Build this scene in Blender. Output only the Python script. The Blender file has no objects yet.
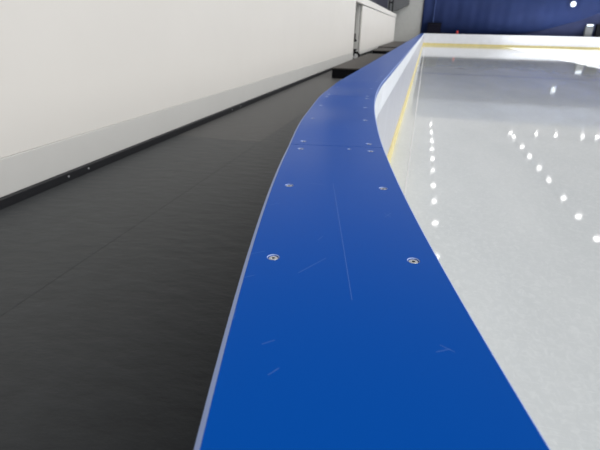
import bpy, bmesh, math, random
from mathutils import Vector, Matrix
random.seed(4)
sc = bpy.context.scene
C = sc.collection
PI = math.pi

# ---------------------------------------------------------------- materials
def srgb(r, g, b):
    f = lambda v: (v/255/12.92) if v/255 <= .04045 else ((v/255+.055)/1.055)**2.4
    return (f(r), f(g), f(b), 1)

class NT:
    def __init__(s, name):
        s.m = bpy.data.materials.new(name); s.m.use_nodes = True
        s.t = s.m.node_tree; s.b = s.t.nodes['Principled BSDF']
    def n(s, kind, **kw):
        o = s.t.nodes.new(kind)
        for k, v in kw.items():
            if k in o.inputs: o.inputs[k].default_value = v
            else: setattr(o, k, v)
        return o
    def l(s, a, b): s.t.links.new(a, b)
    def math(s, op, a, b=None, c=None, clamp=False):
        o = s.t.nodes.new('ShaderNodeMath'); o.operation = op; o.use_clamp = clamp
        for i, v in enumerate((a, b, c)):
            if v is None: continue
            if isinstance(v, (int, float)): o.inputs[i].default_value = v
            else: s.l(v, o.inputs[i])
        return o.outputs[0]
    def mix(s, fac, a, b):
        o = s.t.nodes.new('ShaderNodeMix'); o.data_type = 'RGBA'
        for i, v in ((0, fac), (6, a), (7, b)):
            if isinstance(v, (int, float, tuple)): o.inputs[i].default_value = v
            else: s.l(v, o.inputs[i])
        return o.outputs[2]
    def coords(s, scale=(1, 1, 1), rot=(0, 0, 0)):
        g = s.n('ShaderNodeNewGeometry'); mp = s.n('ShaderNodeMapping')
        mp.inputs['Scale'].default_value = scale; mp.inputs['Rotation'].default_value = rot
        s.l(g.outputs['Position'], mp.inputs['Vector'])
        return mp.outputs[0]
    def noise(s, vec, scale, detail=4, rough=.55):
        o = s.n('ShaderNodeTexNoise', Scale=scale, Detail=detail, Roughness=rough)
        s.l(vec, o.inputs['Vector']); return o.outputs['Fac']
    def ramp(s, v, lo, hi):
        o = s.n('ShaderNodeMapRange'); s.l(v, o.inputs[0])
        o.inputs[1].default_value = lo; o.inputs[2].default_value = hi; return o.outputs[0]
    def bump(s, h, strength, dist):
        o = s.n('ShaderNodeBump', Strength=strength, Distance=dist); s.l(h, o.inputs['Height'])
        s.l(o.outputs[0], s.b.inputs['Normal'])
    def set(s, **kw):
        for k, v in kw.items(): s.b.inputs[k.replace('_', ' ')].default_value = v

def plain(name, col, rough=.5, metal=0, var=.04, spec=.5, scale=3):
    m = NT(name); m.set(Roughness=rough, Metallic=metal)
    m.b.inputs['Specular IOR Level'].default_value = spec
    nz = m.noise(m.coords(), scale)
    dark = tuple(c*(1-var*2.5) for c in col[:3])+(1,)
    m.l(m.mix(m.ramp(nz, .3, .7), dark, col), m.b.inputs['Base Color'])
    return m.m

def emissive(name, col, strength):
    m = NT(name); m.set(Base_Color=col, Emission_Color=col, Emission_Strength=strength); return m.m

# blue cap plastic: faint scratches with a shape of their own
def make_blue():
    m = NT('blue_cap_plastic')
    base = srgb(0, 76, 168)
    p = m.coords()
    sep = m.n('ShaderNodeSeparateXYZ'); m.l(p, sep.inputs[0]); X, Y = sep.outputs[0], sep.outputs[1]
    def seg(ax, ay, bx, by, w):
        L = math.hypot(bx-ax, by-ay); ux, uy = (bx-ax)/L, (by-ay)/L
        t = m.math('ADD', m.math('MULTIPLY', X, ux), m.math('MULTIPLY', Y, uy)); t = m.math('SUBTRACT', t, ax*ux+ay*uy)
        d = m.math('ABSOLUTE', m.math('SUBTRACT', m.math('ADD', m.math('MULTIPLY', X, -uy), m.math('MULTIPLY', Y, ux)), -ax*uy+ay*ux))
        a = m.math('LESS_THAN', d, w)
        a = m.math('MULTIPLY', a, m.math('GREATER_THAN', t, 0)); return m.math('MULTIPLY', a, m.math('LESS_THAN', t, L))
    tot = None
    for s_ in SCRATCH:
        q = m.math('MULTIPLY', seg(*s_[:5]), s_[5])
        tot = q if tot is None else m.math('MAXIMUM', tot, q)
    m.l(m.mix(tot, base, srgb(150, 175, 225)), m.b.inputs['Base Color'])
    m.set(Roughness=.28)
    m.b.inputs['Specular IOR Level'].default_value = .12
    return m.m
#  ax, ay, bx, by, half width, strength
SCRATCH = [(-0.1544, 0.8989, -0.1215, 0.7636, .0005, .16),
(-0.1215, 0.7636, -0.0805, 0.5942, .0005, .16),
(-0.0805, 0.5942, -0.0493, 0.4644, .0005, .16),
(-0.2086, 0.5426, -0.1910, 0.5578, .0005, .16),
(-0.1963, 0.4756, -0.1815, 0.4880, .0005, .16),
(-0.1284, 0.5091, -0.1011, 0.5618, .0005, .16),
(-0.0359, 0.7596, -0.0225, 0.7444, .0005, .16),
(-0.0326, 0.7413, -0.0238, 0.7634, .0005, .16),
(-0.1248, 0.6166, -0.1203, 0.6331, .0005, .16),
(-0.2008, 0.8839, -0.1679, 0.8807, .0005, .16),
(-0.1738, 0.3904, -0.1753, 0.4062, .0005, .16),
(-0.1720, 0.3831, -0.1720, 0.3949, .0005, .16),
(-0.1066, 0.3152, -0.0995, 0.3271, .0005, .16),
(-0.1268, 0.3566, -0.1158, 0.3665, .0005, .16),
(0.0516, 0.4057, 0.0662, 0.3983, .0005, .16),
(0.0474, 0.3930, 0.0614, 0.4018, .0005, .16),
(-0.2415, 0.7368, -0.2269, 0.7521, .0005, .16),
(-0.2311, 1.5259, -0.2001, 1.4348, .0005, .16),]
M = {}
M['blue'] = make_blue()
M['edge_pale'] = plain('cap_edge_pale', srgb(150, 168, 214), .5)  # paler blue for the edge chamfers and screw recesses
M['steel'] = plain('screw_steel', srgb(225, 226, 228), .35, .6)
M['socket'] = plain('screw_socket_shadow', srgb(26, 27, 30), .6)
M['board'] = plain('white_board_shaded', srgb(186, 189, 198), .35)  # white side boards greyed: their shade and ice reflection put into the colour
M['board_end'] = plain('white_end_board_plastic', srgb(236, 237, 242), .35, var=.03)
M['strip'] = plain('white_top_strip', srgb(226, 231, 238), .4)
M['yellow'] = plain('yellow_kick_plastic', srgb(232, 217, 150), .4, var=.06)
M['wall'] = plain('white_wall_panel', srgb(214, 212, 208), .55, var=.012, scale=.8)
M['skirt'] = plain('grey_wall_skirt', srgb(196, 196, 194), .5, var=.012)
M['base'] = plain('black_base_strip', srgb(26, 27, 31), .5)
M['grey'] = plain('grey_end_wall', srgb(186, 187, 184), .7, var=.03)
M['recess'] = plain('grey_recess', srgb(150, 150, 144), .7, var=.03)
M['navy'] = plain('navy_upper_wall', srgb(18, 19, 42), .7)
M['bluewall'] = plain('blue_end_wall', srgb(24, 36, 80), .7)
M['uppergrey'] = plain('grey_upper_wall', srgb(128, 134, 154), .7)
M['curtain'] = plain('blue_curtain_fabric', srgb(10, 36, 88), .8, var=.06, scale=.4)
M['seam'] = plain('pale_curtain_seam', srgb(70, 92, 150), .7)
M['black'] = plain('black_paint', srgb(6, 7, 13), .6, spec=.15)
M['rubber'] = plain('platform_rubber_top', srgb(72, 68, 64), .6, var=.08)
M['darkgrey'] = plain('dark_grey_metal', srgb(104, 106, 108), .5)
M['maroon'] = plain('dark_maroon_case', srgb(12, 11, 28), .7, spec=.15)
M['red'] = plain('red_paint', srgb(190, 50, 45), .5)
M['paleblue'] = plain('white_side_line', srgb(212, 214, 218), .5)
M['lamp'] = emissive('lamp_glow', (1, .98, .95, 1), 17)
M['walllamp'] = emissive('wall_lamp_glow', (.85, .92, 1, 1), .7)
M['under'] = plain('painted_ice_line', srgb(40, 50, 100), .5)

def make_ice():
    m = NT('rink_ice')
    n1 = m.noise(m.coords((1, .35, 1), (0, 0, .5)), .9, 4)
    n2 = m.noise(m.coords((9, 60, 1), (0, 0, .75)), 1, 4, .7)
    n3 = m.noise(m.coords((50, 8, 1), (0, 0, -.35)), 1, 4, .7)
    c = m.mix(m.ramp(n1, .3, .7), srgb(192, 197, 200), srgb(207, 211, 213))
    fr = m.math('MAXIMUM', m.math('MULTIPLY', m.ramp(n2, .56, .76), .45), m.math('MULTIPLY', m.ramp(n3, .58, .76), .4))
    n4 = m.n('ShaderNodeTexNoise', Scale=24, Detail=5, Roughness=.65, Distortion=1.2); m.l(m.coords((1, .8, 1), (0, 0, .6)), n4.inputs['Vector'])
    fr = m.math('MAXIMUM', fr, m.math('MULTIPLY', m.ramp(n4.outputs['Fac'], .46, .72), .34))
    c = m.mix(fr, c, srgb(230, 233, 234))
    m.l(c, m.b.inputs['Base Color'])
    m.set(IOR=1.31, Roughness=.045)
    m.bump(m.noise(m.coords((3, 1.2, 1), (0, 0, .4)), 1, 3), .05, .004)
    return m.m
M['ice'] = make_ice()

def make_mat(name='black_rubber_floor', col=srgb(33, 36, 39), col2=srgb(46, 49, 52)):
    m = NT(name)
    a = m.noise(m.coords((2.2, 5, 1), (0, 0, -.75)), 2.2, 6, .6)
    b = m.noise(m.coords((1, 1, 1)), 160, 3, .6)
    c = m.mix(m.ramp(a, .25, .75), col, col2)
    c = m.mix(m.math('MULTIPLY', m.ramp(b, .62, .8), .35), c, srgb(92, 92, 92))
    m.l(c, m.b.inputs['Base Color']); m.set(Roughness=.5, Sheen_Weight=.12, Sheen_Roughness=.4)
    m.b.inputs['Sheen Tint'].default_value = (.95, .95, .92, 1)
    m.b.inputs['Specular IOR Level'].default_value = .42
    h = m.math('ADD', m.math('MULTIPLY', a, 1.0), m.math('MULTIPLY', b, .08))
    m.bump(h, .35, .02)
    return m.m
M['mat'] = make_mat()
M['mat_worn'] = make_mat('worn_rubber_floor', srgb(52, 52, 53), srgb(64, 64, 64))

# ---------------------------------------------------------------- helpers
def obj(name, bm, mats, parent=None, smooth=False):
    me = bpy.data.meshes.new(name)
    bmesh.ops.recalc_face_normals(bm, faces=bm.faces[:])
    bm.to_mesh(me); bm.free()
    for k in (mats if isinstance(mats, (list, tuple)) else [mats]): me.materials.append(M[k])
    if smooth:
        for p in me.polygons: p.use_smooth = True
    o = bpy.data.objects.new(name, me); C.objects.link(o)
    if parent: o.parent = parent
    return o
def thing(name, label, cat, group=None, loc=(0, 0, 0)):
    o = bpy.data.objects.new(name, None); C.objects.link(o); o.location = loc
    return tag(o, label, cat, group)
def tag(o, label, cat, group=None):
    o['label'] = label; o['category'] = cat
    if group: o['group'] = group
    return o
def struct(name, bm, mats, label=None):
    o = obj(name, bm, mats); o['kind'] = 'structure'
    if label: o['label'] = label
    return o
def box(bm, x0, x1, y0, y1, z0, z1, bevel=0):
    r = bmesh.ops.create_cube(bm, size=1)['verts']
    for v in r:
        v.co = Vector(((x0+x1)/2+v.co.x*(x1-x0), (y0+y1)/2+v.co.y*(y1-y0), (z0+z1)/2+v.co.z*(z1-z0)))
    if bevel:
        es = list({e for v in r for e in v.link_edges})
        bmesh.ops.bevel(bm, geom=es, offset=bevel, segments=2, affect='EDGES', profile=.5)
    return bm
def B(*a, **k): return box(bmesh.new(), *a, **k)
def cyl(bm, c, r, h, axis='Z', seg=20, r2=None):
    mat = Matrix.Translation(c) @ {'Z': Matrix(), 'X': Matrix.Rotation(PI/2, 4, 'Y'), 'Y': Matrix.Rotation(PI/2, 4, 'X')}[axis]
    bmesh.ops.create_cone(bm, cap_ends=True, segments=seg, radius1=r, radius2=r if r2 is None else r2, depth=h, matrix=mat)
    return bm

# ---------------------------------------------------------------- the line of the boards (plan view, metres)
# a rink corner of 10.4 m radius that runs out into the straight long side at y = 3
RM, YS, XM, HW = 10.4, 3.0, -.36, .133
CX = XM + RM
def pt(s, off, z=0):
    """s: metres along the boards, off: metres towards the outside of the rink"""
    if off > .07: off += .017*max(0, min(1.4, (1.2-s)))     # the corner flares a little on its outer side
    if s >= YS: return Vector((XM-off, s, z))
    a = (YS-s)/RM
    return Vector((CX-(RM+off)*math.cos(a), YS-(RM+off)*math.sin(a), z))
def samples(s0, s1):
    out = [s0]; s = s0
    if s0 >= YS:
        while s < s1-2: s += 2; out.append(s)
        return out+[s1]
    while s < min(s1, YS)-.04: s += .04; out.append(s)
    if s1 > YS:
        out.append(YS) if out[-1] < YS-.001 else None
        s = YS
        while s < s1-2: s += 2; out.append(s)
    if s1-out[-1] > 1e-4: out.append(s1)
    return out
def sweep(s0, s1, prof, facemat=None, zf=None):
    """prof: closed list of (off, z) swept along the line of the boards"""
    bm = bmesh.new(); rows = []
    for s in samples(s0, s1):
        rows.append([bm.verts.new(pt(s, o, z+(zf(s, o) if zf else 0))) for o, z in prof])
    n = len(prof)
    for a, b in zip(rows, rows[1:]):
        for i in range(n):
            f = bm.faces.new((a[i], a[(i+1) % n], b[(i+1) % n], b[i]))
            if facemat: f.material_index = facemat[i]
    bm.faces.new(rows[0][::-1]); bm.faces.new(rows[-1])
    return bm

END = 50.1
# ---------------------------------------------------------------- the setting
bm = bmesh.new()
NX = 40
struct('floor', B(-9, 24, -6, 56, -.3, -.06), 'mat')
# ice sheet: bounded by the boards
bm = bmesh.new()
ss = samples(-6, END); inner = [bm.verts.new(pt(s, -.10, 0)) for s in ss]; outer = [bm.verts.new((22, v.co.y, 0)) for v in inner]
lo = [bm.verts.new(v.co-Vector((0, 0, .055))) for v in inner]; lo2 = [bm.verts.new(v.co-Vector((0, 0, .055))) for v in outer]
for i in range(len(ss)-1):
    bm.faces.new((inner[i], inner[i+1], outer[i+1], outer[i])); bm.faces.new((inner[i], inner[i+1], lo[i+1], lo[i]))
    bm.faces.new((outer[i], outer[i+1], lo2[i+1], lo2[i])); bm.faces.new((lo[i], lo[i+1], lo2[i+1], lo2[i]))
ice = obj('ice_sheet', bm, 'ice'); tag(ice, 'pale grey glossy sheet of rink ice inside the boards', 'ice')
ln = obj('ice_line', B(-.2, 22, 16.98, 17.12, .0004, .0012), 'under'); tag(ln, 'thin faded blue line crossing the ice from side to side', 'line')
ln = obj('ice_side_line', B(-.028, -.008, 3.2, 40, .0004, .0012), 'paleblue'); tag(ln, 'thin pale line on the ice running beside the yellow kick strip', 'line')  # thin pale strip laid along the ice, parallel to the boards

# walkway mats
def mat_(x0, x1, y0, y1, label, m='mat'):
    bm = B(x0, x1, y0, y1, -.06, 0, bevel=.002)
    tag(obj('rubber_mat', bm, m), label, 'mat', 'black rubber mats of the walkway')
mat_(-3.15, -1.922, -6, 5.45, 'black rubber floor mat at the foot of the white wall, nearest')
mat_(-3.15, -1.922, 5.453, 24.3, 'black rubber floor mat along the white wall, far one past the cross seam', 'mat_worn')

# near walkway mat, its edge follows the boards
def mat_curve(y0, y1, label):
    bm = bmesh.new(); ss = [s for s in samples(-6, 40)]
    ps = [pt(s, .08) for s in ss]; ps = [p for p in ps if y0 <= p.y <= y1]
    def at(y):
        for a, b in zip(ss, ss[1:]):
            pa, pb = pt(a, .08), pt(b, .08)
            if pa.y <= y <= pb.y: return pa.lerp(pb, (y-pa.y)/(pb.y-pa.y))
        return pt(ss[0], .08)
    ps = [at(y0)]+ps+[at(y1)]
    a = [bm.verts.new(p) for p in ps]; b = [bm.verts.new((-1.92, p.y, 0)) for p in ps]
    c = [bm.verts.new((v.co.x, v.co.y, -.06)) for v in a]; d = [bm.verts.new((v.co.x, v.co.y, -.06)) for v in b]
    for i in range(len(ps)-1):
        for q, w in ((a, b), (c, d), (a, c), (b, d)):
            bm.faces.new((q[i], q[i+1], w[i+1], w[i]))
    for i in (0, -1): bm.faces.new((a[i], b[i], d[i], c[i]))
    tag(obj('rubber_mat', bm, 'mat'), label, 'mat', 'black rubber mats of the walkway')
mat_curve(-5, 5.25, 'black rubber floor mat beside the curved blue board, nearest')
mat_curve(5.252, 39.5, 'black rubber floor mat beside the straight blue boards, under the dark platform')

# left wall
WX = -3.15
bm = B(WX-.12, WX, -6, 21.95, .37, 2.72, bevel=.01)
struct('wall_left', bm, 'wall')
struct('baseboard_left', B(WX-.1, WX+.012, -6, 21.93, .078, .37, bevel=.004), 'skirt')
tr = struct('trim_1', B(WX-.1, WX+.05, -6, 21.93, 0, .076, bevel=.004), 'base')
for y in (3.40, 3.68, 7.4, 7.8):
    obj('screw', cyl(bmesh.new(), (WX+.052, y, .045), .009, .006, 'X', 10), 'steel', tr)
struct('wall_recess', B(-3.75, -3.6, 21.5, 26, 0, 2.7), 'recess')
struct('wall_upper', B(-3.9, -3.76, 20, 46.3, 0, 7), 'navy')
struct('wall_end_grey', B(-9, -.62, 51.0, 51.3, 0, 7.2), 'grey')
struct('wall_end', B(-.62, 24, 51.02, 51.32, 0, 5.3), 'bluewall')
struct('wall_end_upper', B(-.62, 24, 51.02, 51.32, 5.3, 7.2), 'uppergrey')

# second wall panel beyond the gap
p = thing('wall_panel', 'white upright panel beyond the narrow gap at the end of the long white wall', 'panel', loc=(WX, 24.4, 0))
def child(name, bm, m, par):
    o = obj(name, bm, m, par); o.matrix_parent_inverse = Matrix.Translation(par.location).inverted(); return o
child('face_board', B(WX-.1, WX, 24.4, 50.3, .3, 2.42, bevel=.03), 'wall', p)
child('top_rail', B(WX-.12, WX+.035, 22.0, 50.4, 2.44, 2.75, bevel=.02), 'wall', p)
child('bottom_rail', B(WX-.1, WX+.02, 24.4, 50.3, .17, .3, bevel=.01), 'skirt', p)
for y in (24.6, 27, 30, 34, 38.5, 43, 47):
    child('leg', B(WX-.08, WX+.0, y, y+.12, 0, .17), 'darkgrey', p)

# latch hardware at the end of the first wall
t = thing('wall_latch', 'black latch hardware on the end of the long white wall, in the gap', 'latch', loc=(WX, 22.1, .9))
child('bracket', B(WX-.05, WX+.06, 21.96, 22.5, .82, .9, bevel=.01), 'black', t)
child('lever', B(WX-.0, WX+.05, 22.0, 22.15, .88, 1.16, bevel=.01), 'black', t)
t = thing('caster_bracket', 'black and steel caster bracket low in the gap of the white wall', 'caster', loc=(WX, 22.1, 0))
child('bracket', B(WX-.03, WX+.1, 21.97, 22.4, .42, .5, bevel=.01), 'black', t)
child('fork', B(WX+.0, WX+.05, 22.0, 22.3, .2, .42, bevel=.01), 'black', t)
w = child('wheel', cyl(bmesh.new(), (WX+.1, 22.15, .2), .2, .06, 'Y', 24), 'black', t)
child('hub', cyl(bmesh.new(), (WX+.1, 22.1, .2), .11, .06, 'Y', 20), 'steel', t)
tag(obj('gap_post', B(WX-.3, WX-.12, 24.25, 24.38, 0, 2.43, bevel=.01), 'skirt'), 'pale grey post behind the gap between the two white wall panels', 'post')

# platforms on the walkway
def platform(x0, x1, y0, y1, h, label):
    t = thing('walkway_platform', label, 'platform', 'low black platforms on the walkway', (x0, y0, 0))
    child('deck', B(x0, x1, y0, y1, h-.035, h, bevel=.006), 'rubber', t)
    child('front_panel', B(x0+.01, x1-.01, y0+.01, y0+.03, .0, h-.036), 'black', t)
    child('side_panel', B(x0+.01, x0+.03, y0+.031, y1-.01, .0, h-.036), 'black', t)
platform(-2.59, -.66, 13.85, 22.8, .3, 'nearest low black platform, with a dark deck between white wall and blue boards')
platform(-2.55, -.66, 24.6, 28.6, .38, 'second low black platform, just past the gap in the wall')
platform(-2.75, -.66, 29.6, 44, .40, 'farthest low black platform, close to the grey end wall')

# frame and duct above
t = thing('metal_frame', 'dark metal frame standing above the far end of the second white panel', 'frame', loc=(-3.5, 46.5, 0))
for x in (-3.62, -3.3): child('post', B(x-.05, x+.05, 46.5, 46.6, 0, 4.0), 'black', t)
child('crossbar', B(-3.62, -3.3, 46.5, 46.6, 3.55, 3.66), 'black', t)
bm = bmesh.new()
vs = [(-5, 3.0), (-3.1, 3.1), (-2.0, 3.62), (-2.0, 4.6), (-5, 4.6)]
f = [bm.verts.new((x, 49.7, z)) for x, z in vs]; g = [bm.verts.new((x, 50.995, z)) for x, z in vs]
bm.faces.new(f); bm.faces.new(g[::-1])
for i in range(5): bm.faces.new((f[i], g[i], g[(i+1) % 5], f[(i+1) % 5]))
tag(obj('ceiling_duct', bm, 'darkgrey'), 'dark grey duct with a slanted underside high on the grey end wall', 'duct')

# ---------------------------------------------------------------- boards
def board(name, s0, s1, label):
    t = thing(name, label, 'board', loc=pt(s0, 0))
    prof = lambda o0, o1, z0, z1: [(o0, z0), (o1, z0), (o1, z1), (o0, z1)]
    child('face_panel', sweep(s0, s1, prof(-HW+.012, -HW+.03, .2, .885)), 'board', t)
    child('top_strip', sweep(s0, s1, prof(-HW+.004, -HW+.03, .887, 1.048)), 'strip', t)
    child('kick_plate', sweep(s0, s1, prof(-HW, -HW+.03, .0, .198)), 'yellow', t)
    child('outer_panel', sweep(s0, s1, prof(HW-.03, HW-.015, .0, 1.048)), 'board', t)
    return t
board('corner_board', -6, 2.99, 'white curved corner section of the rink boards under the nearest blue caps')
board('side_board', 3.0, END-.02, 'white straight side board of the rink with a yellow kick strip')

# cap rails with edges, countersunk screws
TOP = 1.07
def capz(s, o):
    return .0022*math.sin(s*9.1+o*3)*max(0, min(1, (s-.9)*2))*max(0, min(1, (4-s)))
cap_prof = [(HW, TOP-.02), (-HW, TOP-.02), (-HW, TOP-.0035), (-HW+.0035, TOP), (-.08, TOP), (-.03, TOP), (.03, TOP), (.08, TOP), (HW-.0055, TOP), (HW, TOP-.0035)]
cap_mat = [0, 0, 1, 0, 0, 0, 0, 0, 1, 0]
SC = [-1.05, -.73, -.41, -.10, .20, .545, .862, 1.175, 1.262, 1.61, 1.92, 2.17, 2.25, 2.6, 2.95, 3.3, 3.62]
EXTRA = [(1.19, .004, 0)]
def cutter_for(points, bottom=.0035):
    bm = bmesh.new()
    for x, y, z in points:
        cyl(bm, (x, y, z), .0068, .012, seg=28)          # straight bore
        bmesh.ops.create_cone(bm, cap_ends=True, segments=28, radius1=.0066, radius2=.0115, depth=.006, matrix=Matrix.Translation((x, y, z+.0005)))
    return bm
def cap(s0, s1, label):
    t = thing('cap_rail', label, 'cap rail', 'blue cap rail sections on the long boards', pt(s0, 0))
    bm = sweep(s0+.0012, s1-.0012, cap_prof, cap_mat, capz)
    body = child('cap_body', bm, ['blue', 'edge_pale'], t)
    holes = []
    for s in SC:
        if s0+.02 < s < s1-.01:
            for off in (.094, -.094):
                q = pt(s, off, TOP+capz(s, off)); holes.append((q, .0105))
    for s, off, k in EXTRA:
        if s0 < s < s1: holes.append((pt(s, off-.04, TOP+capz(s, off)), .007))
    if holes:
        # cut each recess out of the cap: bore first, then the wide chamfer
        for kind in (0, 1):
            cb = bmesh.new()
            for q, r in holes:
                k = r/.0105
                if kind == 0: cyl(cb, q, .0078*k, .018, seg=28)
                else: bmesh.ops.create_cone(cb, cap_ends=True, segments=28, radius1=.0070*k, radius2=.0135*k, depth=.006, matrix=Matrix.Translation(q+Vector((0, 0, .0012))))
            me = bpy.data.meshes.new('cut'); cb.to_mesh(me); cb.free()
            me.materials.append(M['blue' if kind == 0 else 'edge_pale'])
            co = bpy.data.objects.new('cut', me); C.objects.link(co)
            md = body.modifiers.new('b', 'BOOLEAN'); md.object = co; md.operation = 'DIFFERENCE'; md.solver = 'EXACT'; md.material_mode = 'TRANSFER'
            bpy.context.view_layer.update()
            ev = body.evaluated_get(bpy.context.evaluated_depsgraph_get())
            new = bpy.data.meshes.new_from_object(ev)
            body.modifiers.remove(md); body.data = new
            bpy.data.objects.remove(co); bpy.data.meshes.remove(me)
        for q, r in holes:
            k = r/.0105
            sb = bmesh.new()
            # pan head with a rounded rim and a hexagonal socket
            R = .0072*k; zt = q.z-.0014; prof = [(R, -.006), (R, -.0008), (R*.86, .0), (R*.52, .0003)]
            rings = []
            for rr, dz in prof:
                rings.append([sb.verts.new((q.x+rr*math.cos(a*PI/12), q.y+rr*math.sin(a*PI/12), zt+dz)) for a in range(24)])
            for a, b in zip(rings, rings[1:]):
                for i in range(24): sb.faces.new((a[i], a[(i+1) % 24], b[(i+1) % 24], b[i]))
            def hexp(i):  # hexagon outline sampled with 24 points
                a = i*PI/12; m_ = (a % (PI/3))-PI/6; return R*.34*math.cos(PI/6)/math.cos(m_)
            h1 = [sb.verts.new((q.x+hexp(i)*math.cos(i*PI/12), q.y+hexp(i)*math.sin(i*PI/12), zt)) for i in range(24)]
            h2 = [sb.verts.new((v.co.x, v.co.y, zt-.003)) for v in h1]
            for a, b, mi in ((rings[-1], h1, 0), (h1, h2, 1)):
                for i in range(24):
                    f = sb.faces.new((a[i], a[(i+1) % 24], b[(i+1) % 24], b[i])); f.material_index = mi
            f = sb.faces.new(h2); f.material_index = 1
            child('screw', sb, ['steel', 'socket'], t)
    return t
cap(-1.2, 1.222, 'nearest blue cap rail section, with the sharp steel screws and a long scratch')
cap(1.222, 2.205, 'blue cap rail section after the first joint, in the bend')
cap(2.205, 3.6, 'blue cap rail section after the second joint, where the bend runs straight')
cap(3.6, 5.15, 'short blue cap rail section, first fully straight one past the bend')
cap(5.15, 8.4, 'second straight blue cap rail section, before the nearest dark platform')
cap(8.4, END-.15, 'long farthest blue cap rail section running on to the end boards')

# end boards
t = thing('end_board', 'white end board across the far side of the ice with a yellow kick strip', 'board', loc=(0, END, 0))
child('face_panel', B(XM+HW, 22, END+.002, END+.02, .2, 1.05), 'board_end', t)
child('kick_plate', B(XM+HW, 22, END-.012, END+.02, 0, .198), 'yellow', t)
child('cap_strip', B(XM-HW, 22, END-.01, END+.24, 1.052, 1.07), 'strip', t)
child('outer_panel', B(XM-HW, 22, END+.21, END+.23, 0, 1.05), 'board_end', t)

# ---------------------------------------------------------------- the far end above the boards
def curtain():
    # swagged blue curtain: vertical folds, lower hem rises to the right
    hem = [(-.6, 1.0), (6, 1.0), (8.6, 1.22), (10.4, 1.5), (12.2, 2.04), (13.6, 2.45), (15, 3.08), (17, 4.0), (20, 5.2), (21.5, 5.6)]
    def hz(x):
        for (a, b), (c, d) in zip(hem, hem[1:]):
            if a <= x <= c: return b+(d-b)*(x-a)/(c-a)
        return hem[-1][1]
    bm = bmesh.new(); rows = []
    x = -.6; xs = []
    while x <= 21.5: xs.append(x); x += .12
    for x in xs:
        y = 50.9+.02*math.sin(x*3.1)+.012*math.sin(x*7.3+1)
        z0 = hz(x)
        rows.append([bm.verts.new((x, y+dy, z)) for dy, z in ((0, z0), (0, z0+(5.3-z0)*.5), (0, 5.3), (.02, 5.3), (.02, z0+(5.3-z0)*.5), (.02, z0))])
    for a, b in zip(rows, rows[1:]):
        for i in range(6): bm.faces.new((a[i], a[(i+1) % 6], b[(i+1) % 6], b[i]))
    bm.faces.new(rows[0]); bm.faces.new(rows[-1][::-1])
    return bm
t = thing('blue_curtain', 'deep blue curtain covering the end wall, its hem rising to the right', 'curtain', loc=(0, 50.48, 0))
o = child('drape', curtain(), 'curtain', t)
for pl in o.data.polygons: pl.use_smooth = True
child('edge_seam', B(.47, .53, 50.80, 50.86, 1.0, 5.3), 'seam', t)
t = thing('equipment_case', 'dark equipment case standing behind the left corner of the end board', 'case', loc=(.7, 50.35, 0))
child('case_body', B(.0, 1.3, 50.5, 50.78, .0, 1.9, bevel=.02), 'maroon', t)
child('case_lid', B(-.0, 1.3, 50.49, 50.79, 1.91, 2.05, bevel=.02), 'black', t)
bm = bmesh.new(); cyl(bm, (2.9, 50.55, .65), .11, 1.3-.02, seg=16); cyl(bm, (2.9, 50.55, 1.33), .11, .08, seg=16, r2=.05)
t = thing('fire_extinguisher', 'small red cylinder standing up behind the end board, right of the dark case', 'extinguisher', loc=(2.9, 50.55, 0))
child('cylinder', bm, 'red', t); child('handle', B(2.84, 3.0, 50.53, 50.57, 1.38, 1.42), 'black', t)
t = thing('grey_cabinet', 'narrow grey cabinet with a bright lamp bar on top, far right behind end board', 'cabinet', loc=(14.45, 50.38, 0))
child('cabinet_body', B(14.15, 14.78, 50.5, 50.8, 0, 1.98, bevel=.01), 'darkgrey', t)
child('lamp_bar', B(14.2, 14.72, 50.5, 50.6, 1.98, 2.14, bevel=.02), 'walllamp', t)
tag(obj('dark_locker', B(15.05, 16, 50.5, 50.8, 0, 2.15, bevel=.01), 'black'), 'black locker cut off by the right edge, beside the narrow grey cabinet', 'locker')
t = thing('wall_lamp', 'small round white lamp high on the blue curtain', 'lamp', loc=(12.69, 50.4, 3.8))
bm = bmesh.new(); bmesh.ops.create_uvsphere(bm, u_segments=20, v_segments=12, radius=.24, matrix=Matrix.Translation((12.69, 50.72, 3.8)) @ Matrix.Diagonal((1, .5, 1, 1)))
child('glass', bm, 'walllamp', t); child('housing', cyl(bmesh.new(), (12.69, 50.8, 3.8), .27, .06, 'Y', 24), 'darkgrey', t)

# ---------------------------------------------------------------- hanging lamps over the ice
def lamp_proto():
    t = thing('ceiling_lamp', 'round ceiling lamp mirrored as a bright dot in the ice', 'lamp', 'hall lamps mirrored in the ice')
    obj('housing', cyl(bmesh.new(), (0, 0, .12), .2, .2, r2=.08), 'darkgrey', t)
    obj('diffuser', cyl(bmesh.new(), (0, 0, 0), .115, .03), 'lamp', t)
    return t
def dup(o):
    r = o.copy(); C.objects.link(r)
    for c in o.children:
        d = c.copy(); C.objects.link(d); d.parent = r
    return r
L0 = lamp_proto(); first = True
spots = [(1.36, y) for y in (16.05, 19.4, 22.3, 24.9, 27.9, 30.6, 33.4, 36.2, 39.5, 43.2)] + \
        [(7.9, y) for y in (16.6, 19.65, 22.2, 24.8, 28, 30.6, 33.6, 36.4, 39.9, 41.6)] + [(9.95, 41.8), (11.5, 41.9), (13.6, 42.2), (14.7, 42.2)]
for x, y in spots:
    o = L0 if first else dup(L0); first = False
    o.location = (x, y, 6.5)
for x, y0, y1 in ((1.36, 14, 45), (7.9, 14, 45)):
    tag(obj('ceiling_rail', B(x-.04, x+.04, y0, y1, 6.72, 6.8), 'darkgrey'), 'thin rail carrying the row of hall lamps ' + ('nearer the side boards' if x < 2 else 'over the middle of the ice'), 'rail')
tag(obj('ceiling_rail', B(9, 15.5, 41.9, 41.98, 6.72, 6.8), 'darkgrey'), 'thin cross rail carrying the short row of hall lamps near the end', 'rail')

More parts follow.
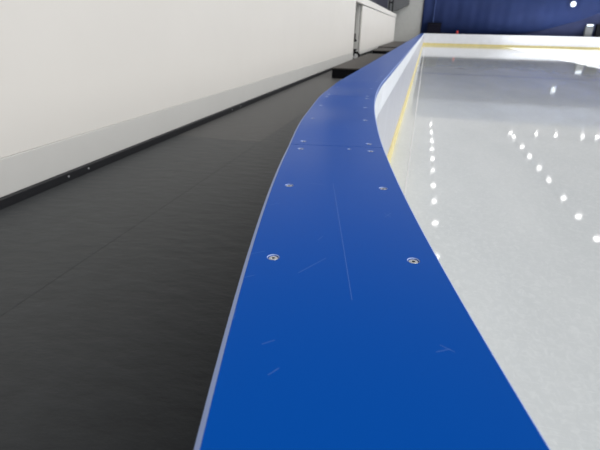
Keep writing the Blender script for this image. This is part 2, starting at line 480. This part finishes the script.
# ---------------------------------------------------------------- light
w = bpy.data.worlds.new('world'); sc.world = w; w.use_nodes = True
nt = w.node_tree; bg = nt.nodes['Background']
# the light hall beyond the lamps: dim roof overhead, brighter towards the far walls
tc = nt.nodes.new('ShaderNodeTexCoord'); sx = nt.nodes.new('ShaderNodeSeparateXYZ'); cr = nt.nodes.new('ShaderNodeValToRGB')
nt.links.new(tc.outputs['Generated'], sx.inputs[0]); nt.links.new(sx.outputs[2], cr.inputs[0]); nt.links.new(cr.outputs[0], bg.inputs[0])
els = cr.color_ramp.elements
els[0].position = 0; els[0].color = (.50, .52, .57, 1); els[1].position = .8; els[1].color = (.10, .105, .11, 1)
for q, v in ((.16, .50), (.30, .45), (.5, .26)): els.new(q).color = (v, v, v*1.02, 1)
bg.inputs[1].default_value = 1.0
sd = bpy.data.lights.new('fill_sun', 'SUN'); sd.energy = 3.0; sd.angle = math.radians(70); sd.color = (1, .985, .96)  # broad unseen fill, added to light the wall, boards and ice
so = bpy.data.objects.new('fill_sun', sd); C.objects.link(so)
so.rotation_euler = Vector((.95, -.3, .8)).to_track_quat('Z', 'Y').to_euler()
def area(name, loc, rot, sx, sy, power, spread=PI, col=(1, 1, 1)):
    d = bpy.data.lights.new(name, 'AREA'); d.shape = 'RECTANGLE'; d.size = sx; d.size_y = sy; d.energy = power; d.spread = spread; d.color = col
    o = bpy.data.objects.new(name, d); C.objects.link(o); o.location = loc; o.rotation_euler = rot; return o
area('added_wedge_light', (7.35+6.2, 35.6, 6.9), (0, 0, 0), 12.4, 27.6, 6000, math.radians(3))  # unseen narrow-beam panel, added to draw the bright wedge on the far ice

# ---------------------------------------------------------------- camera
cam = bpy.data.cameras.new('camera'); co = bpy.data.objects.new('camera', cam); C.objects.link(co); sc.camera = co
cam.sensor_width = 36; cam.lens = 451/600*36; cam.clip_start = .02; cam.clip_end = 300
R = Vector((0.96799202, 0.25024691, 0.01918179)); U = Vector((-0.11747984, 0.38423739, 0.91572928)); F = Vector((-0.22178806, 0.88867211, -0.40133769))
m = Matrix((R, U, -F)).transposed().to_4x4(); m.translation = (0, 0, 1.37); co.matrix_world = m
cam.dof.use_dof = True; cam.dof.focus_distance = .85; cam.dof.aperture_fstop = 9
sc.view_settings.view_transform = 'Standard'; sc.view_settings.look = 'None'; sc.view_settings.gamma = 1
sc.view_settings.use_curve_mapping = False; sc.view_settings.exposure = .2
